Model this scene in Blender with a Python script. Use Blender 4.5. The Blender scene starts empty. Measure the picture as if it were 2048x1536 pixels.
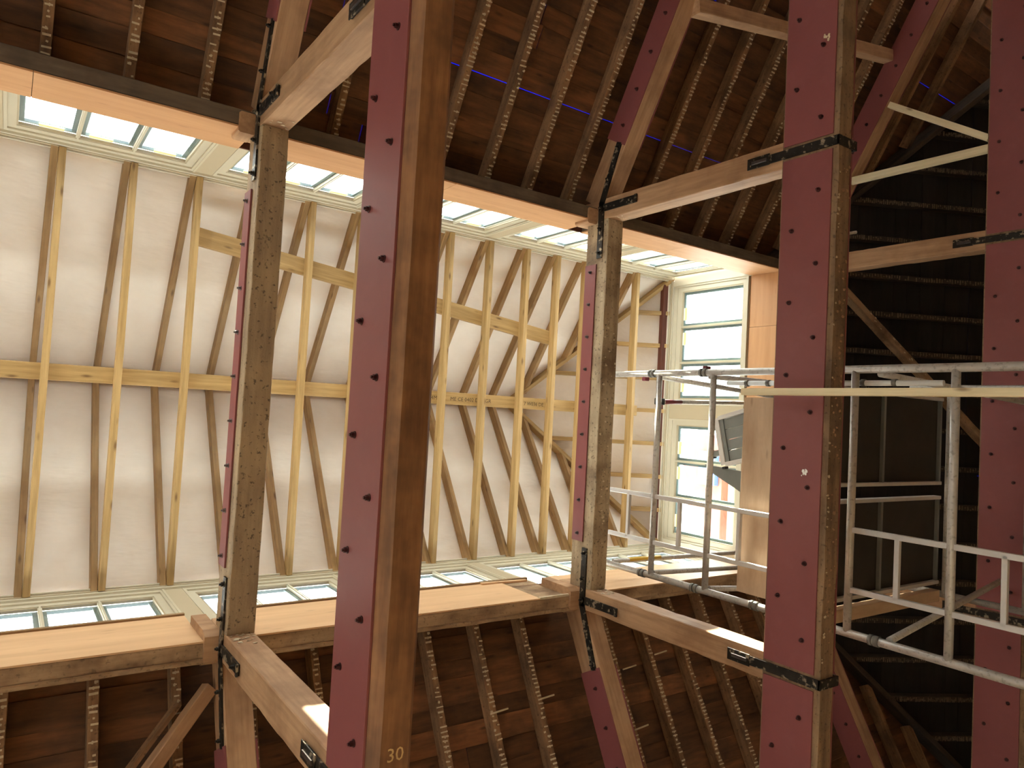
import bpy, math, random
from mathutils import Matrix, Vector, noise
random.seed(7)
sc = bpy.context.scene
C = sc.collection

# ------------------------------------------------------------------ camera, world, sun, exposure
RIGHT = Vector((0.8171084794, -0.0545216719, -0.5738999217))
DOWN = Vector((0.0688582170, 0.9976211197, 0.0032630456))
FWD = Vector((0.5723567758, -0.0421839876, 0.8189189413))
cam_d = bpy.data.cameras.new('camera')
cam_d.sensor_width = 36.0
cam_d.lens = 36.0 * 1441.58 / 2048.0
cam_d.clip_start = 0.05
cam = bpy.data.objects.new('camera', cam_d)
C.objects.link(cam)
up, back = -DOWN, -FWD
cam.matrix_world = Matrix(((RIGHT.x, up.x, back.x, 0), (RIGHT.y, up.y, back.y, 0), (RIGHT.z, up.z, back.z, 0), (0, 0, 0, 1)))
sc.camera = cam

world = bpy.data.worlds.new('sky')
sc.world = world
world.use_nodes = True
wn = world.node_tree.nodes['Background']
wn.inputs['Color'].default_value = (0.985, 0.975, 0.945, 1)
wn.inputs['Strength'].default_value = 4.2

sun_d = bpy.data.lights.new('sun', 'SUN')
sun_d.energy = 16.0
sun_d.color = (1.0, 0.90, 0.74)
sun_d.angle = math.radians(0.6)
sun = bpy.data.objects.new('sun', sun_d)
C.objects.link(sun)
sun.rotation_euler = Vector((0.5, -3.336, 2.77)).to_track_quat('Z', 'Y').to_euler()

sc.view_settings.view_transform = 'Standard'
sc.view_settings.look = 'None'
sc.view_settings.gamma = 1.0
sc.view_settings.use_curve_mapping = False
sc.view_settings.exposure = 1.85
sc.cycles.use_denoising = True
sc.cycles.max_bounces = 14
sc.cycles.diffuse_bounces = 8
sc.cycles.transparent_max_bounces = 12

# ------------------------------------------------------------------ main dimensions (metres, camera at the origin)
YC = -0.15                       # centre line of the hall
X1, X2, X3 = 1.231, 4.251, 7.404  # near faces of the three trusses
W = 0.175                        # truss timber thickness
TP = 1.633                       # half distance between the queen posts
ZT, ZTT = 2.58, 2.985            # tie beam soffit / top
ZC = 4.727                       # collar soffit
SL = 0.55                        # main roof slope
XE, XR, ZE, ZR = 7.04, 5.35, 6.50, 7.67   # lantern end, ridge end, eave, ridge
TL = 1.74                        # half width of the lantern
LX = 1.065                       # lantern bay module factor
HX = 5.40                        # plan offset of the 45 degree hips
XB = -4.6                        # back of the hall
FLOOR = -1.65
def Y(s, t): return YC + s * t   # s=-1: the side at the top of the picture, s=+1: the other
def zroof(t): return 5.13 - SL * (t - 1.87)   # underside of common rafters

# ------------------------------------------------------------------ materials
def lin(r, g, b):
    f = lambda c: (c / 255 / 12.92) if c / 255 <= 0.04045 else ((c / 255 + 0.055) / 1.055) ** 2.4
    return (f(r), f(g), f(b), 1)
class NT:
    def __init__(s, name):
        s.m = bpy.data.materials.new(name); s.m.use_nodes = True
        s.t = s.m.node_tree; s.t.nodes.clear()
        s.out = s.n('ShaderNodeOutputMaterial'); s.b = s.n('ShaderNodeBsdfPrincipled')
        s.l(s.b.outputs[0], s.out.inputs[0])
    def n(s, k, **kw):
        o = s.t.nodes.new(k)
        for a, v in kw.items():
            if a in o.inputs.keys(): o.inputs[a].default_value = v
            else: setattr(o, a, v)
        return o
    def l(s, a, b): s.t.links.new(a, b)
    def coords(s, scale):
        tc = s.n('ShaderNodeTexCoord'); oi = s.n('ShaderNodeObjectInfo')
        mu = s.n('ShaderNodeMath', operation='MULTIPLY'); mu.inputs[1].default_value = 37.0
        s.l(oi.outputs['Random'], mu.inputs[0])
        ad = s.n('ShaderNodeVectorMath', operation='ADD')
        s.l(tc.outputs['Object'], ad.inputs[0]); s.l(mu.outputs[0], ad.inputs[1])
        mp = s.n('ShaderNodeMapping'); mp.inputs['Scale'].default_value = scale
        s.l(ad.outputs[0], mp.inputs['Vector'])
        s.oi = oi
        return ad.outputs[0], mp.outputs[0]
    def ramp(s, fac, stops):
        r = s.n('ShaderNodeValToRGB'); e = r.color_ramp.elements
        while len(e) < len(stops): e.new(0.5)
        for q, (p, c) in zip(e, stops): q.position = p; q.color = c
        s.l(fac, r.inputs[0]); return r.outputs[0]
    def mix(s, fac, a, b, mode='MIX'):
        m = s.n('ShaderNodeMix', data_type='RGBA', blend_type=mode)
        for i, v in ((0, fac), (6, a), (7, b)):
            if isinstance(v, (int, float)): m.inputs[i].default_value = v
            elif isinstance(v, tuple): m.inputs[i].default_value = v
            else: s.l(v, m.inputs[i])
        return m.outputs[2]
    def bump(s, h, strength, dist=0.004):
        b = s.n('ShaderNodeBump'); b.inputs['Strength'].default_value = strength; b.inputs['Distance'].default_value = dist
        s.l(h, b.inputs['Height']); s.l(b.outputs[0], s.b.inputs['Normal'])

def wood(name, dark, light, rough=0.7, grain=22.0, knots=0.0, stain=None, stain_amt=0.0, vary=0.25, bump=0.25, pits=0.0, gl=1.2):
    k = NT(name)
    raw, g = k.coords((gl, grain, grain))
    nz = k.n('ShaderNodeTexNoise', Scale=1.6, Detail=5.0, Roughness=0.62); k.l(g, nz.inputs['Vector'])
    col = k.ramp(nz.outputs['Fac'], [(0.30, dark), (0.66, light)])
    hgt = nz.outputs['Fac']
    if stain_amt:
        st = k.n('ShaderNodeTexNoise', Scale=2.7, Detail=4.0, Roughness=0.6); k.l(raw, st.inputs['Vector'])
        f = k.ramp(st.outputs['Fac'], [(0.46, (0, 0, 0, 1)), (0.68, (stain_amt,) * 3 + (1,))])
        col = k.mix(f, col, stain)
    if knots:
        mp = k.n('ShaderNodeMapping'); mp.inputs['Scale'].default_value = (3.2, 11, 11); k.l(raw, mp.inputs['Vector'])
        v = k.n('ShaderNodeTexVoronoi', Scale=1.0); k.l(mp.outputs[0], v.inputs['Vector'])
        f = k.ramp(v.outputs['Distance'], [(0.05, (knots,) * 3 + (1,)), (0.17, (0, 0, 0, 1))])
        col = k.mix(f, col, (dark[0] * .35, dark[1] * .25, dark[2] * .2, 1))
    if pits:
        pz = k.n('ShaderNodeTexNoise', Scale=42.0, Detail=2.0); k.l(raw, pz.inputs['Vector'])
        f = k.ramp(pz.outputs['Fac'], [(0.30, (pits,) * 3 + (1,)), (0.40, (0, 0, 0, 1))])
        col = k.mix(f, col, (dark[0] * .3, dark[1] * .3, dark[2] * .3, 1))
        ma = k.n('ShaderNodeMath', operation='ADD'); k.l(nz.outputs['Fac'], ma.inputs[0]); k.l(pz.outputs['Fac'], ma.inputs[1]); hgt = ma.outputs[0]
    hv = k.n('ShaderNodeHueSaturation')
    mr = k.n('ShaderNodeMapRange'); mr.inputs['To Min'].default_value = 1 - vary; mr.inputs['To Max'].default_value = 1 + vary
    k.l(k.oi.outputs['Random'], mr.inputs['Value']); k.l(mr.outputs[0], hv.inputs['Value']); k.l(col, hv.inputs['Color'])
    k.l(hv.outputs[0], k.b.inputs['Base Color'])
    k.b.inputs['Roughness'].default_value = rough
    k.bump(hgt, bump)
    return k.m
def paint(name, base, rough=0.5, var=0.12, scale=4.0, metal=0.0, bump=0.0, spot=None, spot_amt=0.0, spot_scale=30.0):
    k = NT(name); raw, g = k.coords((1, 1, 1))
    nz = k.n('ShaderNodeTexNoise', Scale=scale, Detail=5.0, Roughness=0.6); k.l(raw, nz.inputs['Vector'])
    d = tuple(c * (1 - var) for c in base[:3]) + (1,); h = tuple(min(1, c * (1 + var)) for c in base[:3]) + (1,)
    col = k.ramp(nz.outputs['Fac'], [(0.3, d), (0.7, h)])
    if spot:
        sz = k.n('ShaderNodeTexNoise', Scale=spot_scale, Detail=3.0); k.l(raw, sz.inputs['Vector'])
        f = k.ramp(sz.outputs['Fac'], [(0.56, (0, 0, 0, 1)), (0.66, (spot_amt,) * 3 + (1,))])
        col = k.mix(f, col, spot)
    k.l(col, k.b.inputs['Base Color']); k.b.inputs['Roughness'].default_value = rough; k.b.inputs['Metallic'].default_value = metal
    if bump: k.bump(nz.outputs['Fac'], bump)
    return k.m

M = {}
M['post'] = wood('cleaned_old_timber', lin(160, 122, 90), lin(190, 152, 116), 0.62, 16, 0.0, lin(120, 82, 55), 0.5, 0.07, 0.25)
M['tie'] = wood('varnished_old_timber', lin(118, 78, 46), lin(160, 112, 70), 0.6, 14, 0.0, lin(70, 44, 26), 0.6, 0.06, 0.3)
M['collar'] = wood('pitted_old_timber', lin(134, 112, 88), lin(166, 142, 112), 0.75, 12, 0.0, lin(186, 160, 122), 0.5, 0.06, 0.9, 0.8)
M['softwood'] = wood('new_softwood', lin(152, 120, 72), lin(186, 154, 102), 0.6, 20, 0.85, None, 0, 0.10, 0.12)
M['rafter_new'] = wood('treated_softwood', lin(136, 106, 66), lin(172, 138, 92), 0.62, 20, 0.8, lin(120, 84, 48), 0.5, 0.14, 0.15)
M['batten'] = wood('pale_batten_wood', lin(218, 202, 162), lin(238, 224, 188), 0.6, 20, 0.8, None, 0, 0.03, 0.1)
M['board'] = wood('dark_roof_board', lin(78, 50, 30), lin(128, 84, 52), 0.75, 9, 0.7, lin(44, 30, 22), 0.6, 0.30, 0.4)
M['board_shade'] = wood('shaded_roof_board', lin(20, 18, 20), lin(38, 32, 32), 0.8, 9, 0.3, lin(14, 12, 16), 0.6, 0.2, 0.4)  # roof board darkened: the gloom of the hip end is in the colour
M['rafter_shade'] = wood('shaded_old_rafter', lin(40, 32, 26), lin(74, 58, 44), 0.8, 12, 0.0, lin(30, 24, 22), 0.6, 0.12, 0.6, 0.5)  # old rafter in a darker tone that carries the hip-end shade
M['collar_grey'] = wood('grey_painted_timber', lin(150, 130, 104), lin(184, 164, 134), 0.75, 12, 0.0, lin(98, 72, 50), 0.75, 0.02, 0.7, 0.8)
M['tie_flaky'] = wood('flaking_old_timber', lin(112, 88, 66), lin(156, 128, 98), 0.75, 10, 0.0, lin(80, 62, 48), 0.7, 0.02, 0.9, 0.6)
M['rafter_old'] = wood('dark_old_rafter', lin(108, 80, 56), lin(164, 126, 90), 0.8, 12, 0.0, lin(58, 40, 28), 0.6, 0.12, 0.6, 0.5)
M['purlin_dark'] = wood('grey_old_purlin', lin(78, 66, 54), lin(112, 96, 78), 0.8, 10, 0.0, lin(56, 44, 36), 0.6, 0.04, 0.5)
M['purlin_tan'] = wood('flaking_painted_purlin', lin(150, 122, 92), lin(186, 156, 122), 0.8, 10, 0.0, lin(92, 62, 40), 0.8, 0.04, 0.7, 0.5)
M['ply'] = wood('fresh_plywood', lin(186, 138, 94), lin(204, 156, 112), 0.55, 7, 0.25, lin(196, 150, 110), 0.4, 0.04, 0.06, 0, 0.5)
M['ply_lit'] = wood('lit_plywood', lin(206, 164, 122), lin(224, 184, 142), 0.55, 7, 0.25, lin(214, 172, 134), 0.4, 0.04, 0.06, 0, 0.5)  # plywood lightened: the stronger daylight on this side is painted in
M['plaster_shade'] = paint('shaded_plaster_residue', lin(116, 100, 82), 0.9, 0.2, 20)  # plaster darkened so its colour holds the shade of the hip end
M['ply_grey'] = wood('used_plywood', lin(186, 156, 126), lin(208, 180, 150), 0.65, 6, 0.4, lin(160, 130, 104), 0.4, 0.03, 0.08)
M['trim_brown'] = wood('brown_trim_wood', lin(120, 94, 62), lin(150, 120, 84), 0.6, 20)
M['redplate_wood'] = wood('red_stained_timber', lin(84, 44, 32), lin(112, 60, 44), 0.6, 12)
M['red'] = paint('red_oxide_primer', lin(132, 72, 72), 0.5, 0.07, 2.0, 0.0, 0.03, lin(160, 110, 110), 0.05, 9.0)
M['iron'] = paint('black_iron', lin(44, 40, 36), 0.5, 0.4, 14, 0.55, 0.4, lin(186, 170, 146), 0.75, 24.0)
M['bolt'] = paint('bolt_steel', lin(108, 100, 98), 0.35, 0.2, 20, 0.8)
M['bolt_dark'] = paint('primed_bolt', lin(70, 34, 34), 0.45, 0.2, 20, 0.3)
M['cream'] = paint('cream_window_paint', lin(196, 188, 166), 0.4, 0.03, 3.0, 0, 0.02)
M['cream_tan'] = paint('tan_cream_paint', lin(182, 168, 140), 0.45, 0.03, 3.0)
M['greyframe'] = paint('grey_outer_frame', lin(118, 132, 136), 0.5, 0.05, 3.0)
M['alu'] = paint('aluminium_tube', lin(196, 192, 186), 0.42, 0.14, 9, 0.35, 0.05, lin(110, 100, 88), 0.4, 40.0)
M['alu_flat'] = paint('aluminium_bar', lin(212, 210, 208), 0.42, 0.06, 9, 0.3)
M['grey_plastic'] = paint('grey_plastic', lin(112, 112, 108), 0.6, 0.08)
M['slat'] = paint('grey_slat', lin(128, 132, 130), 0.5, 0.05, 6, 0.3)
M['deck'] = paint('dark_deck_underside', lin(52, 48, 44), 0.8, 0.2)
M['rubber'] = paint('black_rubber', lin(36, 36, 38), 0.6, 0.1)
M['white'] = paint('white_plastic', lin(232, 236, 238), 0.4, 0.03)
M['plaster'] = paint('plaster_residue', lin(204, 188, 160), 0.9, 0.15, 20)
M['wall'] = paint('hall_plaster', lin(196, 180, 158), 0.85, 0.08, 1.5)
M['floorm'] = wood('hall_floor_boards', lin(196, 170, 138), lin(216, 192, 160), 0.55, 6)
M['yellow'] = paint('yellow_paint', lin(206, 168, 66), 0.5, 0.1)
M['maroon'] = paint('maroon_label', lin(120, 50, 58), 0.5, 0.1)
M['sticker'] = paint('sticker_yellow', lin(244, 232, 170), 0.6, 0.04)
M['sticker_w'] = paint('sticker_white', lin(246, 246, 240), 0.6, 0.02)
M['ink'] = paint('stamp_ink', lin(84, 66, 44), 0.8, 0.1)
M['chalk'] = paint('chalk', lin(206, 172, 120), 0.9, 0.2)
M['brick'] = paint('red_roof_tile', lin(140, 84, 72), 0.8, 0.15)
M['blue'] = paint('blue_cladding', lin(70, 92, 128), 0.6, 0.05)
M['lime'] = paint('yellow_green_panel', lin(150, 148, 60), 0.6, 0.05)
def membrane():
    k = NT('beige_breather_membrane'); raw, g = k.coords((1, 1, 1))
    nz = k.n('ShaderNodeTexNoise', Scale=2.2, Detail=4.0, Roughness=0.55); k.l(raw, nz.inputs['Vector'])
    col = k.ramp(nz.outputs['Fac'], [(0.35, lin(236, 226, 214)), (0.65, lin(244, 236, 226))])
    k.l(col, k.b.inputs['Base Color']); k.b.inputs['Roughness'].default_value = 0.8
    mp = k.n('ShaderNodeMapping'); mp.inputs['Scale'].default_value = (1.0, 3.0, 3.0); k.l(raw, mp.inputs['Vector'])
    wz = k.n('ShaderNodeTexNoise', Scale=2.4, Detail=3.0, Roughness=0.5); k.l(mp.outputs[0], wz.inputs['Vector'])
    k.bump(wz.outputs['Fac'], 0.5, 0.03)
    return k.m
M['membrane'] = membrane()
def glass():
    k = NT('window_glass'); k.t.nodes.remove(k.b)
    tr = k.n('ShaderNodeBsdfTransparent'); tr.inputs[0].default_value = (0.93, 0.97, 0.96, 1)
    gl = k.n('ShaderNodeBsdfGlossy'); gl.inputs['Roughness'].default_value = 0.02
    lw = k.n('ShaderNodeLayerWeight'); lw.inputs[0].default_value = 0.5
    pw = k.n('ShaderNodeMath', operation='POWER'); pw.inputs[1].default_value = 5.0; k.l(lw.outputs['Facing'], pw.inputs[0])
    fr = k.n('ShaderNodeMath', operation='MULTIPLY_ADD'); fr.inputs[1].default_value = 0.6; fr.inputs[2].default_value = 0.03; k.l(pw.outputs[0], fr.inputs[0])
    mx = k.n('ShaderNodeMixShader'); k.l(fr.outputs[0], mx.inputs[0]); k.l(tr.outputs[0], mx.inputs[1]); k.l(gl.outputs[0], mx.inputs[2])
    k.l(mx.outputs[0], k.out.inputs[0]); return k.m
M['glass'] = glass()
def bluesheet():
    k = NT('blue_roofing_sheet'); k.t.nodes.remove(k.b)
    tl = k.n('ShaderNodeBsdfTranslucent'); tl.inputs[0].default_value = (0.02, 0.04, 0.42, 1)
    df = k.n('ShaderNodeBsdfDiffuse'); df.inputs[0].default_value = (0.05, 0.06, 0.10, 1)
    mx = k.n('ShaderNodeMixShader'); mx.inputs[0].default_value = 0.5
    k.l(tl.outputs[0], mx.inputs[1]); k.l(df.outputs[0], mx.inputs[2]); k.l(mx.outputs[0], k.out.inputs[0]); return k.m
M['bluesheet'] = bluesheet()

# ------------------------------------------------------------------ builders
WM = {}   # world matrices by object name
def link(name, me, mw, parent=None):
    o = bpy.data.objects.new(name, me); C.objects.link(o)
    if parent is not None:
        o.parent = parent; o.matrix_parent_inverse = WM[parent.name].inverted()
    o.matrix_basis = mw
    WM[o.name] = mw.copy()
    return o
def thing(name, label, cat, loc=(0, 0, 0), group=None):
    o = link(name, None, Matrix.Translation(loc)); o.empty_display_size = 0.1
    return tag(o, label, cat, group)
def tag(o, label, cat=None, group=None):
    o['label'] = label
    if cat: o['category'] = cat
    if group: o['group'] = group
    return o
def struct(o, label=None):
    o['kind'] = 'structure'
    if label: o['label'] = label
    return o
def to_mesh(name, verts, faces, mat, smooth=False):
    me = bpy.data.meshes.new(name); me.from_pydata(verts, [], faces); me.materials.append(M[mat])
    if smooth: me.polygons.foreach_set('use_smooth', [True] * len(me.polygons))
    me.validate(); me.update(); return me
def frame(p0, p1, up=(0, 0, 1)):
    p0, p1 = Vector(p0), Vector(p1); x = (p1 - p0).normalized(); u = Vector(up)
    if abs(x.dot(u)) > 0.98: u = Vector((1, 0, 0))
    y = u.cross(x).normalized(); z = x.cross(y)
    m = Matrix((x, y, z)).transposed().to_4x4(); m.translation = p0
    return m, (p1 - p0).length
CACHE = {}
def prism(L, w, h, c, mat, seg=1, rough=0.0, seed=0):
    """chamfered bar along local X; rough>0 makes an uneven hand-worn timber"""
    key = (round(L, 3), round(w, 4), round(h, 4), round(c, 4), mat, seg, rough, seed)
    if key in CACHE: return CACHE[key]
    vs, fs = [], []
    a, b = w / 2, h / 2
    prof = [(-a + c, -b), (a - c, -b), (a, -b + c), (a, b - c), (a - c, b), (-a + c, b), (-a, b - c), (-a, -b + c)] if c > 0 else [(-a, -b), (a, -b), (a, b), (-a, b)]
    n = len(prof)
    for i in range(seg + 1):
        x = L * i / seg
        for j, (py, pz) in enumerate(prof):
            if rough:
                q = Vector((x * 5.0 + seed * 11.3, j * 3.7, seed * 2.1))
                d = noise.noise(q) * rough; e = noise.noise(q * 3.1 + Vector((5, 0, 0))) * rough * .6
                k = 1 - max(0, d + e) / max(a, b)
                py2, pz2 = py * k + noise.noise(q * .4) * rough * .3, pz * k
                vs.append((x, py2, pz2))
            else: vs.append((x, py, pz))
    for i in range(seg):
        for j in range(n):
            fs.append((i * n + j, (i + 1) * n + j, (i + 1) * n + (j + 1) % n, i * n + (j + 1) % n))
    fs.append(tuple(range(n))); fs.append(tuple(seg * n + j for j in reversed(range(n))))
    me = to_mesh('bar', vs, fs, mat)
    CACHE[key] = me
    return me
def bar(name, p0, p1, w, h, mat, parent=None, up=(0, 0, 1), c=None, seg=1, rough=0.0, seed=0, twist=0.0):
    m, L = frame(p0, p1, up)
    if twist: m = m @ Matrix.Rotation(twist, 4, 'X')
    if c is None: c = min(w, h) * 0.06
    return link(name, prism(L, w, h, c, mat, seg, rough, seed), m, parent)
def box(name, xr, yr, zr, mat, parent=None, c=None, **kw):
    d = [abs(r[1] - r[0]) for r in (xr, yr, zr)]; mid = [(r[0] + r[1]) / 2 for r in (xr, yr, zr)]
    i = d.index(max(d)); p0, p1 = list(mid), list(mid); r = (xr, yr, zr)[i]; p0[i], p1[i] = min(r), max(r)
    if i == 2:  # vertical: frame() uses X as up -> local z = X
        return bar(name, p0, p1, d[1], d[0], mat, parent, (1, 0, 0), c, **kw)
    return bar(name, p0, p1, d[1] if i == 0 else d[0], d[2], mat, parent, (0, 0, 1), c, **kw)
class MB:
    """several primitive shapes collected into one mesh, in world coordinates"""
    def __init__(s): s.v, s.f = [], []
    def prim(s, me_v, me_f, m):
        o = len(s.v); s.v += [tuple(m @ Vector(v)) for v in me_v]; s.f += [tuple(i + o for i in f) for f in me_f]; return s
    def bar(s, p0, p1, w, h, up=(0, 0, 1), c=0.0):
        m, L = frame(p0, p1, up); a, b = w / 2, h / 2
        v = [(x, y, z) for x in (0, L) for (y, z) in ((-a, -b), (a, -b), (a, b), (-a, b))]
        f = [(0, 4, 5, 1), (1, 5, 6, 2), (2, 6, 7, 3), (3, 7, 4, 0), (0, 1, 2, 3), (7, 6, 5, 4)]
        return s.prim(v, f, m)
    def box(s, xr, yr, zr):
        mid = ((yr[0] + yr[1]) / 2, (zr[0] + zr[1]) / 2)
        return s.bar((min(xr),) + mid, (max(xr),) + mid, abs(yr[1] - yr[0]), abs(zr[1] - zr[0]))
    def tube(s, p0, p1, r, n=12, r1=None):
        m, L = frame(p0, p1); r1 = r if r1 is None else r1
        v = [(x, q * math.cos(2 * math.pi * k / n), q * math.sin(2 * math.pi * k / n)) for x, q in ((0, r), (L, r1)) for k in range(n)]
        f = [(k, n + k, n + (k + 1) % n, (k + 1) % n) for k in range(n)] + [tuple(range(n)), tuple(reversed(range(n, 2 * n)))]
        return s.prim(v, f, m)
    def poly(s, pts, d):   # extruded polygon
        n = len(pts); d = Vector(d); o = len(s.v)
        s.v += [tuple(p) for p in pts] + [tuple(Vector(p) + d) for p in pts]
        s.f += [tuple(o + i for i in range(n)), tuple(o + n + i for i in reversed(range(n)))] + [(o + i, o + n + i, o + n + (i + 1) % n, o + (i + 1) % n) for i in range(n)]
        return s
    def build(s, name, mat, parent=None, smooth=False):
        c = Vector((0, 0, 0))
        for p in s.v: c += Vector(p)
        c /= max(1, len(s.v))
        me = to_mesh(name, [tuple(Vector(p) - c) for p in s.v], s.f, mat)
        if smooth:
            for p in me.polygons: p.use_smooth = len(p.vertices) == 4
        return link(name, me, Matrix.Translation(c), parent)
def tube(name, p0, p1, r, mat, parent=None, n=14):
    return MB().tube(p0, p1, r, n).build(name, mat, parent, True)
def text_mesh(name, body, size, mat, mw, parent):
    cu = bpy.data.curves.new(name, 'FONT'); cu.body = body; cu.size = size; cu.extrude = 0.0004; cu.resolution_u = 2
    o = bpy.data.objects.new('tmp_text', cu); C.objects.link(o)
    dg = bpy.context.evaluated_depsgraph_get()
    me = bpy.data.meshes.new_from_object(o.evaluated_get(dg)); me.materials.clear(); me.materials.append(M[mat])
    bpy.data.objects.remove(o); bpy.data.curves.remove(cu)
    return link(name, me, mw, parent)
# bolt: washer, hex nut and stud standing on a face looking towards -X
def bolt_mesh(mat, k=1.0):
    b = MB(); b.tube((0, 0, 0), (-.004 * k, 0, 0), .016 * k, 12); b.tube((-.004 * k, 0, 0), (-.018 * k, 0, 0), .0115 * k, 6); b.tube((-.018 * k, 0, 0), (-.026 * k, 0, 0), .0065 * k, 8)
    return to_mesh('bolt', b.v, b.f, mat)
BOLT, BOLTD, BOLTI = bolt_mesh('bolt'), bolt_mesh('bolt_dark'), bolt_mesh('iron', 1.2)
def bolt(p, parent, me=None): return link('bolt', me or BOLTD, Matrix.Translation(p), parent)

# ------------------------------------------------------------------ the hall: floor, walls
o = struct(box('floor', (XB - .2, 10.6), (YC - 5.2, YC + 5.2), (FLOOR - .1, FLOOR), 'floorm'))
struct(box('wall_left', (XB - .2, 10.6), (YC + 5.0, YC + 5.2), (FLOOR, zroof(5.0) + .02), 'wall'))
struct(box('wall_right', (XB - .2, 10.6), (YC - 5.2, YC - 5.0), (FLOOR, zroof(5.0) + .02), 'wall'))
struct(box('wall_end', (10.42, 10.62), (YC - 5.0, YC + 5.0), (FLOOR, 3.45), 'wall'))
wb = MB().poly([(XB, YC - 5.0, 2.0), (XB, YC + 5.0, 2.0), (XB, YC + 5.0, zroof(5.0)), (XB, YC + 1.7, zroof(1.6)), (XB, YC + 1.8, 6.6), (XB, YC, 7.75), (XB, YC - 1.8, 6.6), (XB, YC - 1.7, zroof(1.6)), (XB, YC - 5.0, zroof(5.0))], (-.2, 0, 0))
wb.box((XB - .2, XB), (YC - 5.0, YC + 5.0), (FLOOR, .2))
ADDED_WIN = ((-3.7, -2.3), (2.3, 3.7)); last = -5.0  # openings added in the unseen wall to brighten the red plates
for a, b in ADDED_WIN + ((5.0, 5.0),):
    wb.box((XB - .2, XB), (YC + last, YC + a), (.2, 2.0)); last = b
struct(wb.build('wall_back', 'wall'))
for q, (a, b) in enumerate(ADDED_WIN):
    f = MB(); xr = (XB - .14, XB - .06)
    for yy in (a, (a + b) / 2 - .03, b - .06): f.box(xr, (YC + yy, YC + yy + .06), (.2, 2.0))
    for zz in (.2, 1.07, 1.94): f.box(xr, (YC + a, YC + b), (zz, zz + .06))
    w = struct(f.build('window_%d' % (30 + q), 'cream'), 'tall cream casement window added to the unseen back wall to light the trusses')
    for yy in (a + .06, (a + b) / 2 + .03):
        for zz in (.26, 1.13): box('pane', (XB - .104, XB - .100), (YC + yy, YC + yy + (b - a) / 2 - .09), (zz, zz + .81), 'glass', w, 0)

# ------------------------------------------------------------------ main roof slopes: blue sheet, boards, rafters, purlins, plywood
CS = math.cos(math.atan(SL)); SN = math.sin(math.atan(SL))
def hipx(t): return t + HX
def zend(x): return zroof(x - HX)
def residue(L, seed, mat='plaster'):
    """crumbs of plaster left by the laths across a rafter soffit"""
    random.seed(seed); b = MB(); x = 0.02
    while x < L - .03:
        if random.random() < 0.93:
            w = random.uniform(.026, .058) if random.random() < .75 else random.uniform(.01, .03); y = random.uniform(-.5, .5) * (.060 - w); tk = random.uniform(.008, .014)
            b.bar((x, y - w / 2, 0), (x + random.uniform(-.004, .004), y + w / 2, 0), tk, .006)
            if random.random() < .3: b.bar((x - .006, y, 0), (x + .01, y + .006, 0), .012, .012)
        x += random.uniform(.030, .038)
    random.seed(seed + 100)
    return to_mesh('lath_residue', b.v, b.f, mat)
RES = [residue(3.6, 50 + i) for i in range(5)]
RESE = [residue(3.6, 70 + i, 'plaster_shade') for i in range(5)]
def slope_pt(s, t, dz, x): return (x, Y(s, t), zroof(t) + dz)
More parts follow.
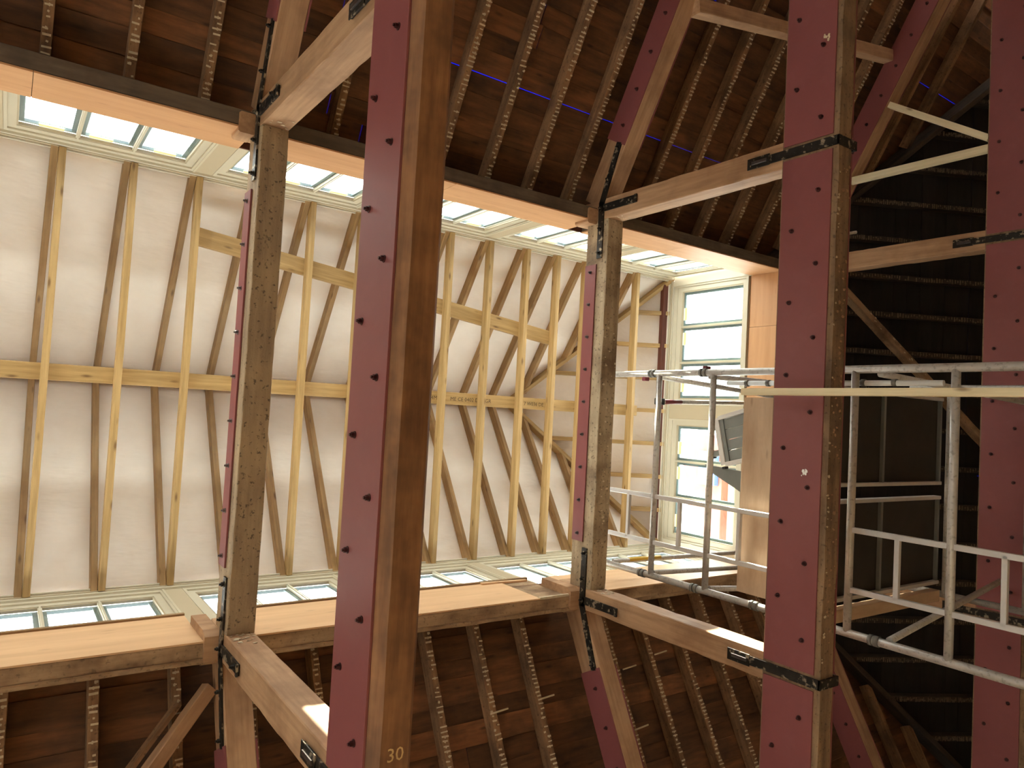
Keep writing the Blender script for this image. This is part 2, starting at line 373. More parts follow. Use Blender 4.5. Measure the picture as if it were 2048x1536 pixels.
for s, nm in ((-1, 'right'), (1, 'left')):
    t0, t1 = 1.72, 5.12
    sheet = MB().poly([slope_pt(s, t0, .19, XB), slope_pt(s, t1, .19, XB), slope_pt(s, t1, .19, hipx(t1)), slope_pt(s, t0, .19, hipx(t0))], (0, 0, .003)).build('ceiling_' + nm, 'bluesheet')
    struct(sheet, 'dark boarded roof slope on old rafters under a blue sheet')
    # boards, running along the hall
    random.seed(21 + s); t = t0; i = 0
    while t < t1 - .02:
        wd = random.uniform(.150, .178) * CS
        cuts = [XB, random.uniform(-1.6, -.4), random.uniform(1.5, 3.4), hipx(t) + .16]
        for a, b in zip(cuts, cuts[1:]):
            gap = (random.choice([-.014] * 7 + [.0, .003]) if a > 1.2 else random.choice([-.014] * 9 + [-.002])) if s < 0 else -.016
            tm = t + wd / 2; dz = .155 + (.009 if i % 2 else -.004) + random.uniform(-.003, .003)
            p0, p1 = Vector(slope_pt(s, tm, dz, a + .003)), Vector(slope_pt(s, tm, dz, b - .003))
            yaw = random.uniform(-.006, .006) * (1 if s < 0 else .3); p1.y += yaw; p0.y -= yaw
            n = Vector((0, s * SN, CS))
            bar('board', p0, p1, wd / CS - gap, .020, 'board', sheet, n, .002, twist=random.uniform(-.02, .02))
        t += wd; i += 1
    # common rafters
    start, step = (.05, .453) if s < 0 else (.10, .462)
    for k in range(-10, 20):
        x = start + step * k
        if x > 9.9 or x < XB + .1 or any(abs(x - (q + W / 2)) < .14 for q in (X1, X2, X3)): continue
        ta = max(1.75, x - HX + .06); tb = 5.0
        if tb - ta < .3: continue
        p0, p1 = Vector(slope_pt(s, ta, .07, x)), Vector(slope_pt(s, tb, .07, x))
        r = bar('rafter', p0, p1, .060, .120, 'rafter_old', sheet, (0, 0, 1), .004, 14, .006, k % 4)
        m, L = frame(p0 - Vector((0, 0, .0)), p1); 
        if L > 2.9:
            z = m.to_3x3() @ Vector((0, 0, 1))
            mm = m.copy(); mm.translation = p0 - z * .061
            rs = link('lath_residue', RES[k % 5], mm @ Matrix.Diagonal((min(1, L / 3.62), 1, 1, 1)), r); rs['kind'] = 'stuff'
    # purlin in bays between the truss posts, plywood lining on it
    zb = 4.89 if s < 0 else 4.90; zt_ = 5.32 if s < 0 else 5.53; dt = 0 if s < 0 else .067; xc = 0 if s < 0 else .09
    pm = 'purlin_dark' if s < 0 else 'purlin_tan'
    for a, b, sd in ((XB, X1 - xc, 1), (X1 + W, X2 - xc, 2), (X2 + W, 7.20, 3)):
        box('purlin', (a, b), (Y(s, 1.645 + dt), Y(s, 1.755 + dt)), (zb, zt_ - .02), pm, sheet, .006, seg=24, rough=.008, seed=sd + s)
        if s > 0: box('purlin_bead', (a, b), (Y(s, 1.809), Y(s, 1.842)), (zb - .018, zb + .012), pm, sheet, .008, seg=20, rough=.006, seed=sd + 5)
    sheets = ((XB, -1.9), (-1.9, 0.0), (0.0, X1), (X1 + W, 2.78), (2.78, X2), (X2 + W, 5.5), (5.5, 7.06)) if s < 0 else ((XB, -1.3), (-1.3, X1 - .09), (X1 + W, 2.70), (2.70, 3.84), (X2 + W, 7.06))
    for a, b in sheets:
        box('plywood_sheet', (a + .0015, b - .0015), (Y(s, TP + dt), Y(s, 1.645 + dt)), (zb - .004, zt_ + random.uniform(-.004, .004)), 'ply' if s < 0 else 'ply_lit', sheet, .001)
    if s > 0:
        box('sill_strip', (XB, X1 - .09), (Y(s, 1.685), Y(s, 1.735)), (5.525, 5.560), 'trim_brown', sheet)
        box('sill_strip', (X1 + W, X2 - .09), (Y(s, 1.685), Y(s, 1.735)), (5.525, 5.560), 'trim_brown', sheet)
        bar('torn_ply_strip', (3.62, Y(s, 1.690), 5.49), (4.13, Y(s, 1.706), 5.505), .018, .035, 'ply_lit', sheet, seg=8, rough=.006)
        box('loose_rail', (3.84, X2 - .09), (Y(s, 1.693), Y(s, 1.715)), (zb, zb + .022), 'plaster', sheet, seg=8, rough=.006)
    else:
        box('sill_strip', (XB, 7.06), (Y(s, 1.640), Y(s, 1.735)), (zt_ - .012, zt_ + .006), 'redplate_wood', sheet)

CL = bpy.data.objects['ceiling_left']
for xa, t in ((3.30, 2.52), (3.78, 2.50), (4.78, 2.42), (5.22, 2.36), (5.70, 2.30), (4.72, 2.86)):
    bar('lath_stub', (xa, Y(1, t), zroof(t) - .004), (xa + .17, Y(1, t - .012), zroof(t) - .002), .012, .008, 'plaster', CL)
# hip end slope
xe0, xe1 = 7.12, 10.5
sheet = MB().poly([(xe0, YC - 1.72, zend(xe0) + .19), (xe0, YC + 1.72, zend(xe0) + .19), (xe1, YC + 5.1, zend(xe1) + .19), (xe1, YC - 5.1, zend(xe1) + .19)], (0, 0, .003)).build('ceiling_end', 'bluesheet')
struct(sheet, 'dark boarded hip end of the roof with rafters running down to the end wall')
random.seed(5); x = xe0
while x < xe1 - .05:
    wd = random.uniform(.150, .178) * CS; xm = x + wd / 2; hw = xm - HX + .03
    cut = random.uniform(-.8, .8)
    for a, b in ((-hw, cut), (cut, hw)):
        z = zend(xm) + .155 + random.uniform(-.004, .004)
        bar('board', (xm, YC + a + .003, z), (xm, YC + b - .003, z), wd / CS - random.choice([-.006, -.004, .001, .002]), .020, 'board_shade', sheet, (SN, 0, CS), .002, twist=random.uniform(-.02, .02))
    x += wd
for k in range(-9, 10):
    t = .45 * k + .07; xa = max(7.22, abs(t) + HX + .06)
    if 10.4 - xa < .3: continue
    p0, p1 = Vector((xa, YC + t, zend(xa) + .07)), Vector((10.4, YC + t, zend(10.4) + .07))
    r = bar('rafter', p0, p1, .060, .120, 'rafter_shade', sheet, (0, 0, 1), .004, 14, .006, k % 4)
    m, L = frame(p0, p1); mm = m.copy(); mm.translation = p0 - (m.to_3x3() @ Vector((0, 0, 1))) * .061
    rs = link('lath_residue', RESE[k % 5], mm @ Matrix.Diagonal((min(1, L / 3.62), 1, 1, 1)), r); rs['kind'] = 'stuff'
for s in (-1, 1):
    bar('hip_rafter', (7.20, Y(s, 1.80), zend(7.20) + .02), (10.4, Y(s, 5.0), zend(10.4) + .02), .07, .20, 'rafter_shade', sheet, (0, 0, 1), .006, 16, .008, 3)
box('end_trimmer', (7.08, 7.20), (Y(-1, 1.64), Y(1, 1.64)), (4.90, 5.32), 'purlin_dark', sheet, .006)
for a, b in ((-1.64, -1.02), (-1.02, .35), (.35, 1.64)):
    box('plywood_sheet', (7.065, 7.08), (YC + a + .002, YC + b - .002), (4.90, 5.34), 'ply', sheet, .001)
box('sill_strip', (7.055, 7.09), (Y(-1, 1.64), Y(1, 1.64)), (5.325, 5.35), 'trim_brown', sheet)

# ------------------------------------------------------------------ lantern windows
WI = [0]
def window(a0, a1, P, zb, zh, axis_bars, label, sticker=()):
    """P(a, o, z): a along the wall, o outwards; axis_bars: number of panes"""
    WI[0] += 1
    def bb(mb, ar, orr, zr):
        p, q = Vector(P(ar[0], orr[0], zr[0])), Vector(P(ar[1], orr[1], zr[1]))
        mb.box((p.x, q.x), (p.y, q.y), (p.z, q.z)); return mb
    f = MB()   # outer frame with head
    bb(f, (a0, a0 + .022), (.0, .05), (zb, zh)); bb(f, (a1 - .022, a1), (.0, .05), (zb, zh))
    bb(f, (a0 + .022, a1 - .022), (.0, .05), (zh - .055, zh)); bb(f, (a0 + .022, a1 - .022), (.0, .05), (zb, zb + .03))
    w = struct(f.build('window_%d' % WI[0], 'cream'), label)
    i0, i1, zi0, zi1 = a0 + .022, a1 - .022, zb + .03, zh - .055
    sa = MB(); st = .055
    bb(sa, (i0, i0 + st), (.014, .046), (zi0, zi1)); bb(sa, (i1 - st, i1), (.014, .046), (zi0, zi1))
    bb(sa, (i0 + st, i1 - st), (.014, .046), (zi1 - .07, zi1)); bb(sa, (i0 + st, i1 - st), (.014, .046), (zi0, zi0 + .05))
    sash = sa.build('sash', 'cream', w)
    be = MB(); j0, j1, zj0, zj1 = i0 + st, i1 - st, zi0 + .05, zi1 - .07
    bb(be, (j0, j0 + .012), (.020, .044), (zj0, zj1)); bb(be, (j1 - .012, j1), (.020, .044), (zj0, zj1)); bb(be, (j0 + .012, j1 - .012), (.020, .044), (zj1 - .012, zj1))
    be.build('glazing_bead', 'cream_tan', sash)
    n = axis_bars; pw = (j1 - j0) / n
    for k in range(n):
        pa, pb = j0 + pw * k, j0 + pw * (k + 1)
        if k: bb(bb(MB(), (pa - .014, pa + .014), (.020, .046), (zj0, zj1)), (pa - .006, pa + .006), (.010, .020), (zj0, zj1)).build('glazing_bar', 'cream', sash)
        bb(MB(), (pa + .004, pb - .004), (.044, .048), (zj0, zj1)).build('pane', 'glass', sash)
        if k in sticker:
            q = MB(); bb(q, (pa + .07 if k % 2 else pb - .25, (pa + .07 if k % 2 else pb - .25) + .16), (.0405, .0435), (zj1 - .07, zj1 - .03)); q.build('sticker', 'sticker', sash)
            q = MB(); bb(q, (pa + .07 if k % 2 else pb - .25, (pa + .07 if k % 2 else pb - .25) + .16), (.0405, .0435), (zj1 - .03, zj1 - .012)); q.build('sticker_edge', 'sticker_w', sash)
        og = MB(); e = .045
        bb(og, (pa, pa + e), (.050, .072), (zj0, zj1)); bb(og, (pb - e, pb), (.050, .072), (zj0, zj1)); bb(og, (pa + e, pb - e), (.050, .072), (zj1 - .03, zj1)); bb(og, (pa + e, pb - e), (.050, .072), (zj0, zj0 + .03))
        og.build('outer_frame', 'greyframe', sash)
    return w
PITCH, UW = 1.368 * LX, 1.223 * LX
def side_P(s): return lambda a, o, z: (a, Y(s, TL + o), z)
for s in (-1, 1):
    zb = 5.42
    for k in range(-3, 5):
        a0 = -.151 + PITCH * k; a1 = a0 + UW if k < 4 else 6.985
        w = window(a0, a1, side_P(s), zb, ZE - .015, 3, 'cream painted three-pane lantern window above the %s' % ('flaking tan purlin' if s > 0 else 'grey old purlin'), (0, 1, 2) if (s < 0) else ())
        box('mullion', (a0 - .153, a0), (Y(s, TL), Y(s, TL + .055)), (zb, ZE - .015), 'cream_tan', w, .004)
        box('mullion_edge', (a0 - .158, a0 - .140), (Y(s, TL - .006), Y(s, TL)), (zb, ZE - .015), 'cream', w, .001)
def end_P(a, o, z): return (XE + o, YC + a, z)
wA = window(-1.63, -.09, end_P, 5.34, ZE - .015, 3, 'cream three-pane window in the lantern end wall beside the plywood', (0, 1, 2))
wB = window(.09, 1.63, end_P, 5.34, ZE - .015, 3, 'cream three-pane window in the lantern end wall behind the scaffold', (0, 1, 2))
box('mullion', (XE, XE + .056), (YC - .09, YC + .09), (5.34, ZE - .015), 'cream_tan', wB, .004)
for s, w in ((-1, wA), (1, wB)):
    box('corner_post', (XE - .014, XE + .066), (Y(s, 1.63), Y(s, 1.795)), (5.30, ZE - .015), 'cream', w, .004)
# head trims under the membrane
tr = 0
for s in (-1, 1):
    for (ta, tb, za, zb2, mt) in ((1.718, 1.77, 6.485, 6.507, 'cream'), (1.710, 1.765, 6.509, 6.529, 'cream_tan'), (1.695, 1.76, 6.532, 6.551, 'cream'), (1.745, 1.80, 6.485, 6.575, 'cream_tan')):
        tr += 1
        struct(box('trim_%d' % tr, (XB, 7.02 if ta < 1.74 else 7.10), (Y(s, ta), Y(s, tb)), (za, zb2), mt, None, .003))
for (xa, xb, za, zb2, mt) in ((7.02, 7.07, 6.485, 6.507, 'cream'), (7.01, 7.06, 6.509, 6.529, 'cream_tan'), (6.995, 7.055, 6.532, 6.551, 'cream'), (7.05, 7.10, 6.485, 6.575, 'cream_tan')):
    tr += 1
    struct(box('trim_%d' % tr, (xa, xb), (Y(-1, 1.7), Y(1, 1.7)), (za, zb2), mt, None, .003))

# ------------------------------------------------------------------ lantern roof: membrane, rafters, ceiling ties, binder, brace
DM = .16
def grid_mesh(fn, nu, nv, name, mat):
    vs = [fn(i / nu, j / nv) for i in range(nu + 1) for j in range(nv + 1)]
    fs = [(i * (nv + 1) + j, i * (nv + 1) + j + 1, (i + 1) * (nv + 1) + j + 1, (i + 1) * (nv + 1) + j) for i in range(nu) for j in range(nv)]
    return vs, fs
TX = [LX * (.235 + .465 * k) for k in range(-9, 10)] + [LX * q for q in (4.83, 5.24, 5.64, 6.03)]
def sag(x, q):
    k = (x - .19) / (.465 * LX); f = abs(math.sin(math.pi * k))
    return .018 * f * math.sin(q * math.pi) + .012 * noise.noise(Vector((x * 2.2, q * 3.5, 1.7)))
AV, AF = [], []
def addgrid(vf):
    o = len(AV); AV.extend(vf[0]); AF.extend([tuple(i + o for i in f) for f in vf[1]])
hipk = (XE - XR) / TL
for s in (-1, 1):
    def fn(u, v, s=s):
        t = 1.80 * (1 - v); xend = XE + .06 - (1.80 - t) * hipk
        x = XB + (xend - XB) * u
        return (x, Y(s, t), ZE + (ZR - ZE) * (1 - t / TL) + .125 + sag(x, v))
    addgrid(grid_mesh(fn, 150, 14, '', ''))
def fe(u, v):
    x = XR - .02 + (XE + .06 - XR + .02) * v; h = 1.80 * v
    y = YC - h + 2 * h * u
    return (x, y, ZE + (ZR - ZE) * (1 - 1.0 * (x - XR) / (XE - XR)) + .125 + .014 * abs(math.sin((y - YC) / .4 * math.pi)) + .012 * noise.noise(Vector((x * 2.5, y * 2.5, 9))))
addgrid(grid_mesh(fe, 30, 16, '', ''))
cm = struct(link('ceiling', to_mesh('ceiling', AV, AF, 'membrane', True), Matrix.Identity(4)), 'beige membrane stretched over the lantern rafters')
sd = cm.modifiers.new('thickness', 'SOLIDIFY'); sd.thickness = .012; sd.offset = 1.0

LF = thing('lantern_roof_frame', 'new softwood rafters, ties and hips of the lantern roof under beige membrane', 'roof frame', (1.0, YC, ZE))
def rline(s, t): return Vector((0, Y(s, t), ZE + (ZR - ZE) * (1 - t / TL)))
NR = Vector((0, 0, .058))
for i, x in enumerate(TX):
    # ceiling tie
    bar('ceiling_tie', (x - .025, YC - 1.71, ZE + .048), (x - .025, YC + 1.71, ZE + .048),   .050, .100, 'softwood', LF, (0, 0, 1), .003)
    xr = x - .025 - .052
    for s in (-1, 1):
        a = rline(s, 1.77); te = 0.02
        if xr >= XR: te = TL * (xr - XR) / (XE - XR)
        b = rline(s, te); a.x = b.x = xr
        if (a - b).length < .15: continue
        bar('rafter', a + NR, b + NR, .050, .106, 'rafter_new', LF, (0, 0, 1), .003)
for s in (-1, 1):
    bar('hip_rafter', (XE + .02, Y(s, TL + .02), ZE + .055), (XR - .02, YC, ZR + .05), .050, .138, 'softwood', LF, (0, 0, 1), .003)
for yy in [YC + .426 * q for q in (-3, -2, -1, 0, 1, 2, 3)]:
    t = abs(yy - YC); xt = XE - (TL - t) / TL * (XE - XR) if t > .01 else XR + .02
    bar('jack_rafter', (XE + .02, yy, ZE + .058), (xt + .0, yy, ZE + (ZR - ZE) * (XE - xt) / (XE - XR) + .058), .050, .106, 'softwood', LF, (0, 0, 1), .003)
bar('ridge_board', (XB, YC, ZR + .075), (XR, YC, ZR + .075), .03, .16, 'rafter_new', LF, (0, 0, 1), .002)
bn = bar('binder', (XB, -.135, ZE + .100 + .024), (6.57, -.135, ZE + .100 + .024),   .130, .048, 'softwood', LF, (0, 0, 1), .003)
br = bar('diagonal_brace', (1.21, -1.385, ZE + .100 + .024), (5.145, -.908, ZE + .100 + .024), .154, .048, 'softwood', LF, (0, 0, 1), .003)
box('wall_plate', (6.92, 7.00), (Y(-1, 1.65), Y(1, 1.65)), (ZE + .055, ZE + .12), 'redplate_wood', LF)
FLIP = Matrix(((1, 0, 0, 0), (0, -1, 0, 0), (0, 0, -1, 0), (0, 0, 0, 1)))
zs = ZE + .0995
for tx, xx in (('C24M', 3.51), ('ME CE 0402 DRY GR', 3.83), ('17 W036 DE', 4.76)):
    text_mesh('grading_stamp', tx, .058, 'ink', Matrix.Translation((xx + (.02 if xx < 3.6 else 0), -.112, zs)) @ FLIP, bn)

# ------------------------------------------------------------------ trusses
def truss(X, idx, label, with_collar=True):
    T = thing('roof_truss', label, 'roof truss', (X + W / 2, YC, ZT), 'queen post roof trusses across the hall')
    z0 = 2.545 if idx == 1 else ZT
    # tie beam: profile with a chamfer on the near lower edge
    cz, cx = (.065, .030) if idx == 1 else (.03, .012)
    n = 60; vs, fs = [], []; ya, yb = YC - 5.0, YC + 5.0
    for i in range(n + 1):
        yy = ya + (yb - ya) * i / n
        r = lambda q: noise.noise(Vector((yy * 4, q, idx * 5.1))) * (.003 if idx == 1 else .014)
        for (px, pz) in ((X + r(0) * .3, z0 + cz + r(1)), (X + cx + r(2), z0 + r(3) * .5), (X + .150 + r(4), z0 + r(5) * .5), (X + .165, z0 + .012 + abs(r(6))), (X + .165, ZTT), (X, ZTT)):
            vs.append((px - X, yy - YC, pz - z0))
    for i in range(n):
        for j in range(6): fs.append((i * 6 + j, i * 6 + (j + 1) % 6, (i + 1) * 6 + (j + 1) % 6, (i + 1) * 6 + j))
    fs += [tuple(reversed(range(6))), tuple(n * 6 + j for j in range(6))]
    me = to_mesh('tie_beam', [(y, -x, z) for x, y, z in vs], fs, 'tie' if idx == 1 else 'tie_flaky')
    mw = Matrix.Translation((X, YC, z0)) @ Matrix.Rotation(math.pi / 2, 4, 'Z')
    tie = link('tie_beam', me, mw, T)
    cuts = ((-5.0, -1.775), (-1.675, 1.675), (1.775, 5.0))
    for a, b in cuts:
        box('steel_plate', (X - .012, X), (YC + a, YC + b), (2.612, 2.972), 'red', tie, .001)
        box('steel_plate', (X + .165, X + .177), (YC + a, YC + b), (2.585, 2.972), 'red', tie, .001)
        yy = math.ceil((a + .05) / .242) * .242 + .03; k = round(yy / .242)
        while yy < b - .04:
            bolt((X - .012, YC + yy, 2.885 if k % 2 else 2.70), tie); yy += .242; k += 1
    # queen posts with stirrup straps
    for s in (-1, 1):
        ztop = 5.16 if with_collar else 4.70
        po = bar('queen_post', (X + W / 2, Y(s, 1.7265), ZTT), (X + W / 2, Y(s, 1.7265), ztop), .187, W, 'post', T, (1, 0, 0), .006, 26, .007, idx * 3 + s)
        b = MB(); yq = Y(s, 1.725); hw = .030
        b.box((X - .014, X - .001), (yq - hw, yq + hw), (z0 - .012, 3.26)); b.box((X - .014, X + .195), (yq - hw, yq + hw), (z0 - .014, z0 - .001)); b.box((X + .180, X + .194), (yq - hw, yq + hw), (z0 - .012, 3.26))
        st = b.build('stirrup_strap', 'iron', po)
        box('slotted_plate', (X - .020, X - .014), (yq - .040, yq + .040), (3.08, 3.26), 'iron', po, .001)
        box('cotter', (X - .030, X - .018), (yq - .012, yq + .012), (3.10, 3.22), 'bolt', po, .001)
    # principal rafters
    for s in (-1, 1):
        def pp(t, dz): return Vector((X + W / 2, Y(s, t), 4.79 - SL * (t - 1.83) + dz))
        ts = 1.80 if with_collar else 2.48
        pr = bar('principal_rafter', pp(ts, .145), pp(5.02, .145), W, .254, 'post', T, (0, 0, 1), .006, 30, .006, idx * 7 + s)
        d = (pp(3, 0) - pp(2, 0)).normalized(); off = Vector((-W / 2 - .006, 0, 0))
        pl = bar('steel_plate', pp(2.30 if with_collar else 2.52, .145) + off, pp(5.0, .145) + off, .012, .25, 'red', pr, (0, 0, 1), .001)
        bar('steel_plate', pp(2.30 if with_collar else 2.52, .145) - off, pp(5.0, .145) - off, .012, .25, 'red', pr, (0, 0, 1), .001)
        tt = 2.42 if with_collar else 2.64
        while tt < 4.9:
            p = pp(tt, .12); bolt((X - .012, p.y, p.z), pr); tt += .27
    if not with_collar:
        box('collar_beam', (X, X + W), (YC - TP, YC + TP), (4.42, 4.66), 'collar', T, .006); return T
    # collar (straining beam)
    co = bar('collar_beam', (X + W / 2, YC - TP, ZC + .14), (X + W / 2, YC + TP, ZC + .14), W, .28, 'collar' if idx == 1 else 'collar_grey', T, (0, 0, 1), .005, 40, .008, idx)
    for xo in (X - .012, X + W):
        box('steel_plate', (xo, xo + .012), (YC - 1.235, YC + 1.235), (4.855, 5.0), 'red', co, .001)
    for k in range(-4, 5): bolt((X - .012, YC + k * .292, 4.925), co, BOLT)
    # three-legged iron strap at each joint
    for s in (-1, 1):
        xs = (X - .012, X - .001); b = MB(); yn, zn = Y(s, 1.735), 4.822; xm = X - .0065
        b.bar((xm, Y(s, 1.285), zn), (xm, Y(s, 1.79), zn), .012, .066); b.bar((xm, yn, zn), (xm, yn, 4.385), .066, .012, (1, 0, 0))
        b.bar((xm, Y(s, 1.77), zn + .005), (xm, Y(s, 2.285), zn + .005 - .385 * .515), .012, .062)
        sp = b.build('iron_strap', 'iron', T)
        for (ty, tz) in ((1.33, zn), (1.55, zn), (1.735, zn), (1.735, 4.46), (1.98, zn - .075), (2.24, zn - .175)):
            bolt((X - .012, Y(s, ty), tz), sp, BOLTI)
        box('strap_lug', (X - .024, X - .010), (yn - .034, yn + .034), (4.375, 4.400), 'iron', sp, .001)
    return T
T1 = truss(X1, 1, 'roof truss whose brown tie beam carries a chalk mark and a clean red plate')
T2 = truss(X2, 2, 'roof truss with red plates scratched white, in front of the scaffold tower')
T3 = truss(X3, 3, 'roof truss with red plates standing behind the scaffold tower', False)
tie1 = [c for c in T1.children if c.name.startswith('tie_beam')][0]
text_mesh('chalk_mark', '30', .075, 'chalk', Matrix.Translation((X1 + .055, 1.36, 2.5435)) @ FLIP, tie1)
po1 = [c for c in T1.children if c.name.startswith('queen_post')][1]
# flakes of old paint left on the collar ends and posts
random.seed(3)
def flakes(parent, c, du, dv, n, nz, mat='plaster'):
    b = MB(); c, du, dv, nz = Vector(c), Vector(du), Vector(dv), Vector(nz)
    for _ in range(n):
        p = c + du * random.uniform(-1, 1) + dv * random.uniform(-1, 1); k = random.randint(5, 7); r = random.uniform(.3, 1)
        pts = []
        for j in range(k):
            a = 2 * math.pi * j / k; q = random.uniform(.5, 1.1) * r
            pts.append(p + du.normalized() * math.cos(a) * q * .02 + dv.normalized() * math.sin(a) * q * .014 + nz * random.uniform(.0005, .004))
        b.poly(pts, nz * .0015)
    o = b.build('paint_flakes', mat, parent); o['kind'] = 'stuff'
for T, X in ((T1, X1), (T2, X2)):
    qp = [c for c in T.children if c.name.startswith('queen_post')]
    tb = [c for c in T.children if c.name.startswith('tie_beam')][0]
    flakes(qp[1], (X + W / 2, Y(1, TP) - .001, 4.62), (W * .42, 0, 0), (0, 0, .10), 26, (0, -1, 0))
    flakes(qp[0], (X + W / 2, Y(-1, TP) + .001, 4.62), (W * .42, 0, 0), (0, 0, .08), 8, (0, 1, 0))
    if X == X2: flakes(tb, (X + .09, YC, ZT - .002), (.05, 0, 0), (0, 1.6, 0), 70, (0, 0, -1), 'post'); flakes(tb, (X + .02, YC, ZT - .004), (.01, 0, 0), (0, 1.6, 0), 30, (0, 0, -1))
co2 = [c for c in T2.children if c.name.startswith('collar_beam')][0]
flakes(co2, (X2 + W / 2, YC + .3, ZC - .001), (W * .4, 0, 0), (0, 1.2, 0), 40, (0, 0, -1))
tb2 = [c for c in T2.children if c.name.startswith('tie_beam')][0]
flakes(tb2, (X2 - .0122, .271, 2.73), (0, .022, 0), (0, 0, .022), 9, (-1, 0, 0), 'sticker_w')
flakes(tb2, (X2 - .0122, -2.58, 2.675), (0, .022, 0), (0, 0, .022), 7, (-1, 0, 0), 'plaster')
# corbel cleats beside the post heads
for X, T in ((X1, T1), (X2, T2)):
    box('post_cleat', (X - .11, X + .0), (Y(-1, 1.60), Y(-1, 1.74)), (4.88, 5.06), 'post', T, .012)
    b = MB().poly([(X - .095, Y(1, 1.64), 5.30), (X - .095, Y(1, 1.64), 4.93), (X - .095, Y(1, 1.67), 4.875), (X - .095, Y(1, 1.83), 4.875), (X - .095, Y(1, 1.87), 4.95), (X - .095, Y(1, 1.87), 5.30)], (.094, 0, 0))
    b.build('post_cleat', 'post', T)
hk = MB(); hk.tube((X2 + .165, -1.30, 2.66), (X2 + .28, -1.33, 2.60), .010, 8); tag(hk.build('metal_hook', 'alu', T2), 'small bright metal hook')

# ------------------------------------------------------------------ loose timbers of the old roof
tag(bar('purlin_brace', (X2 + W - .02, -3.42, 3.98), (X3 - .014, -4.00, 3.955), .12, .11, 'post', None, (0, 0, 1), .005, 20, .005, 2), 'long tan timber spanning between the principal rafters of two trusses', 'timber')
RK = thing('raking_timber', 'old raking timber with thin batten running from truss head down the dark slope', 'timber', (.7, 2.4, 4.6))
bar('timber', (1.20, 1.86, 4.93), (.16, 2.92, 4.33), .085, .085, 'post', RK, (0, 0, 1), .005, 20, .008, 4)
bar('batten', (1.02, 1.94, 4.95), (.0, 2.98, 4.38), .03, .07, 'rafter_old', RK, (0, 0, 1), .003, 12, .006, 4)
DT = tag(bar('diagonal_timber', (7.75, -1.75, 4.70), (9.95, .55, 3.50), .09, .10, 'purlin_tan', None, (0, 0, 1), .006, 30, .014, 6), 'diagonal old timber with flaking plaster under the dark hip end', 'timber')
tag(bar('softwood_strut', (X3 + .06, -3.50, 3.96), (X3 + .06, -2.86, 2.99), .06, .07, 'batten', None, (1, 0, 0), .003), 'pale softwood strut leaning from principal rafter down to tie beam', 'strut')
tag(bar('softwood_stud', (X3 + .06, -2.772, 4.36), (X3 + .06, -2.765, 2.99), .07, .07, 'batten', None, (1, 0, 0), .003), 'upright pale softwood stud between principal rafter and tie beam', 'stud')

dv_ = (Vector((9.95, .55, 3.50)) - Vector((7.75, -1.75, 4.70)))
flakes(bpy.data.objects['diagonal_timber'], (8.55, -.91, 4.205), dv_ * .22, (.02, -.02, 0), 30, (0, 0, -1))

# ------------------------------------------------------------------ scaffold tower
XS, XF = 4.90, 6.95
SF = thing('scaffold_tower', 'aluminium ladder-frame scaffold tower standing between the trusses', 'scaffold', (5.9, .5, FLOOR))
YA, YB, YR1, YR2 = -.45, 1.39, .675, 1.09
ZTOP, ZJ = 5.25, 2.95
def fr(X, full):
    for yy in (YA, YB):
        tube('standard', (X, yy, FLOOR), (X, yy, ZTOP if full else 3.4), .029, 'alu', SF)
        if full: tube('spigot_collar', (X, yy, ZJ - .05), (X, yy, ZJ + .05), .033, 'alu', SF)
    zz = [4.65, 4.03, 3.40, 2.78, 2.12, 1.50, .88, .26] if full else [3.05, 2.43, 1.8, 1.2]
    for z in zz:
        tube('rung', (X, YA, z), (X, YB, z), .027, 'alu', SF)
    if full:
        for (za, zb) in ((3.12, ZTOP - .02), (FLOOR + .3, 2.80)):
            for yy in (YR1, YR2): box('ladder_stile', (X - .016, X + .016), (yy - .019, yy + .019), (za, zb), 'alu_flat', SF, .003)
        for z in (4.97, 4.34, 3.71, 2.45, 1.82, 1.2, .57):
            box('ladder_rung', (X - .016, X + .016), (YR1, YR2), (z - .017, z + .017), 'alu_flat', SF, .003)
        for yy, zs_ in ((YA, (4.70, 4.10)), (YB, (4.72, 4.10, 3.50, 2.55))):
            for z in zs_:
                MB().tube((X, yy, z), (X, yy, z + .035), .037, 14).tube((X, yy, z + .045), (X, yy, z + .07), .037, 14).build('brace_hook', 'grey_plastic', SF, True)
fr(XS, True); fr(XF, False)
tube('brace', (XS + .03, YB - .02, 5.18), (XF, 1.36, 4.97), .024, 'alu', SF)
tube('yellow_band', (XS + .22, YB - .023, 5.161), (XS + .62, YB - .029, 5.12), .0255, 'yellow', SF)
for p0, p1 in (((XS + .04, YB - .02, 4.66), (XF, 1.50, 4.86)), ((XS + .04, YB - .02, 4.02), (XF, 1.62, 4.30)), ((XS + .03, YA + .03, 4.66), (XF, -.24, 4.02)), ((XS + .03, YA + .03, 4.1), (XF, -.36, 3.4)), ((XS + .03, YB - .02, 2.50), (XF, 1.18, 2.62)), ((XS + .03, YA + .03, 2.62), (XF, -.30, 2.30))):
    tube('brace', p0, p1, .024, 'alu', SF)
tube('brace', (XS + .02, -.19, 4.68), (XF, -.28, 5.0), .021, 'alu', SF)
tube('brace_label', (XS + .12, -.195, 4.696), (XS + .40, -.207, 4.740), .0218, 'maroon', SF)
box('brace_end', (XS + .02, XS + .10), (-.225, -.165), (4.665, 4.72), 'rubber', SF, .006)
for p in ((5.25, -.43, 5.17), (XS + .05, -.49, 4.15)): box('clip', (p[0] - .03, p[0] + .03), (p[1] - .02, p[1] + .02), (p[2] - .02, p[2] + .02), 'maroon', SF, .005)

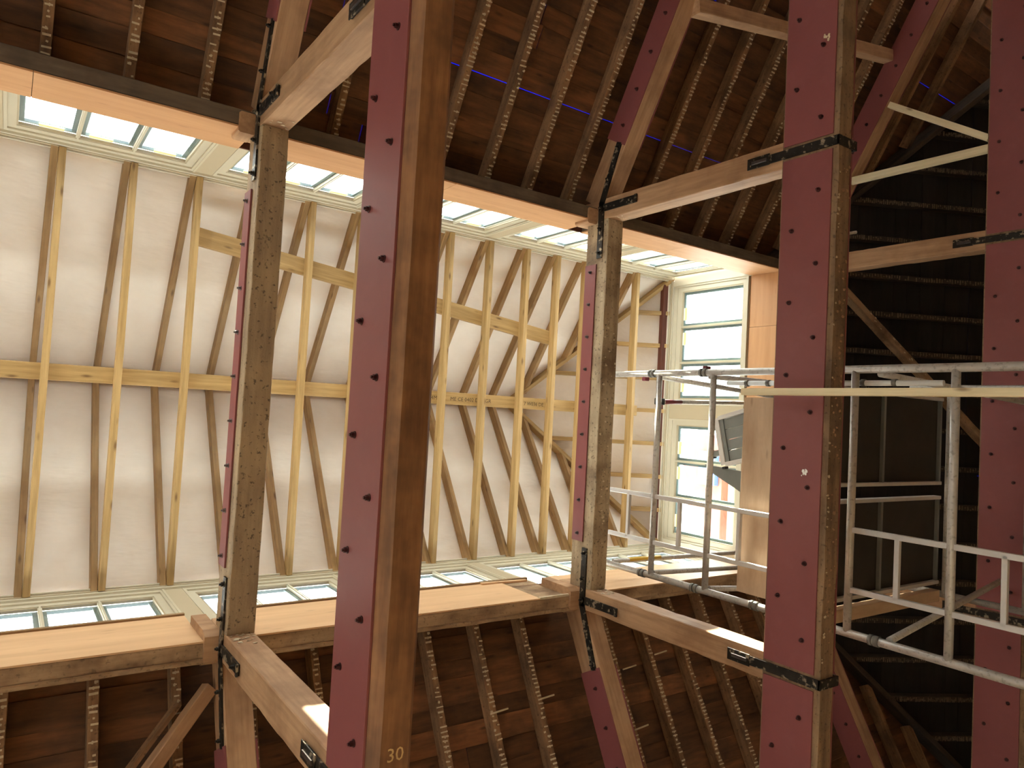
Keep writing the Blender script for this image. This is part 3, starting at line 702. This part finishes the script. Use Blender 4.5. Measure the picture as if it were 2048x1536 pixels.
PD = thing('scaffold_platform', 'scaffold platform with dark deck underside and aluminium edge beams', 'platform', (5.95, .45, 3.08))
for a, b, in ((-.36, .42), (.52, 1.30)):
    box('deck_board', (5.02, 6.90), (a + .03, b - .03), (3.13, 3.145), 'deck', PD, .002)
    for yy in (a, b - .03): box('edge_beam', (5.00, 6.92), (yy, yy + .03), (3.09, 3.16), 'alu_flat', PD, .003)
    for xx in (5.0, 5.92, 6.89): box('cross_beam', (xx, xx + .03), (a + .03, b - .03), (3.10, 3.13), 'slat', PD, .002)
tag(box('plywood_toe_sheet', (4.975, 4.995), (-.245, 1.335), (3.17, 3.77), 'ply_grey', None, .002), 'used plywood sheet with stains standing on the platform edge', 'plywood')
tag(box('timber_packer', (5.05, 6.85), (1.34, 1.44), (3.05, 3.13), 'ply_grey', None, .004), 'pale timber plank lying along the edge of the scaffold platform', 'plank')
tag(bar('timber_batten', (4.03, -.236, 3.06), (4.16, -.26, FLOOR), .060, .045, 'batten', None, (0, 1, 0), .003), 'long pale softwood batten standing upright in front of red steel plate', 'batten')
WTb = thing('white_tube', 'white plastic tube held by grey clips beside the scaffold standard', 'tube', (5.2, -.36, 2.3))
tube('tube_body', (4.963, -.362, 3.93), (4.963, -.355, 2.22), .020, 'white', WTb)
for z in (3.75, 3.55, 2.77, 2.55): tube('clip', (4.963, -.360, z), (4.963, -.360, z - .03), .026, 'grey_plastic', WTb)

# step platform leaning behind the plywood sheet
SP = thing('step_platform', 'aluminium framed step platform with grey slats behind the plywood sheet', 'step platform', (5.25, .1, 3.8))
RM = Matrix.Translation((5.25, .09, 4.02)) @ Matrix.Rotation(math.radians(-14), 4, 'X') @ Matrix.Rotation(math.radians(8), 4, 'Y')
def sp(name, xr, yr, zr, mat, c=.003):
    b = MB(); b.box(xr, yr, zr); me = to_mesh(name, b.v, b.f, mat); return link(name, me, RM, SP)
sp('top_rail', (-.03, .03), (-.21, .21), (.18, .235), 'alu_flat'); sp('inner_rail', (-.02, .02), (-.19, .19), (.135, .175), 'slat')
sp('side_rail', (-.03, .03), (-.225, -.19), (-.30, .18), 'alu_flat'); sp('side_rail', (-.03, .03), (.19, .225), (-.30, .18), 'alu_flat')
for k in range(4): sp('slat', (-.012, .012), (-.185 + k * .094, -.185 + k * .094 + .088), (-.30, .13), 'slat')
sp('leg', (-.03, .02), (.07, .12), (.235, .33), 'slat'); sp('rubber_foot', (-.034, .024), (.06, .13), (.33, .37), 'rubber'); sp('rubber_foot', (-.02, .02), (.225, .245), (.20, .235), 'rubber')
b = MB().poly([(5.30, .36, 4.42), (5.30, .42, 4.36), (5.30, .66, 3.80), (5.30, .40, 3.80)], (.015, 0, 0)); b.build('folded_flap', 'slat', SP)

# ------------------------------------------------------------------ what shows outside the end window
NB = thing('neighbour_building', 'neighbouring building with red tiled roof and blue and yellow panels outside', 'building', (18, 2.5, FLOOR))
box('wall', (17.0, 20.0), (.35, 5.0), (FLOOR, 13.3), 'wall', NB)
MB().poly([(16.7, .30, 13.3), (16.7, 5.0, 13.3), (16.7, 3.4, 14.3), (16.7, .30, 14.9)], (3.5, 0, 0)).build('roof', 'brick', NB)
box('blue_panel', (16.5, 16.69), (.75, 1.7), (13.4, 14.0), 'blue', NB)
box('yellow_panel', (16.5, 16.99), (.9, 3.2), (12.4, 12.75), 'lime', NB)
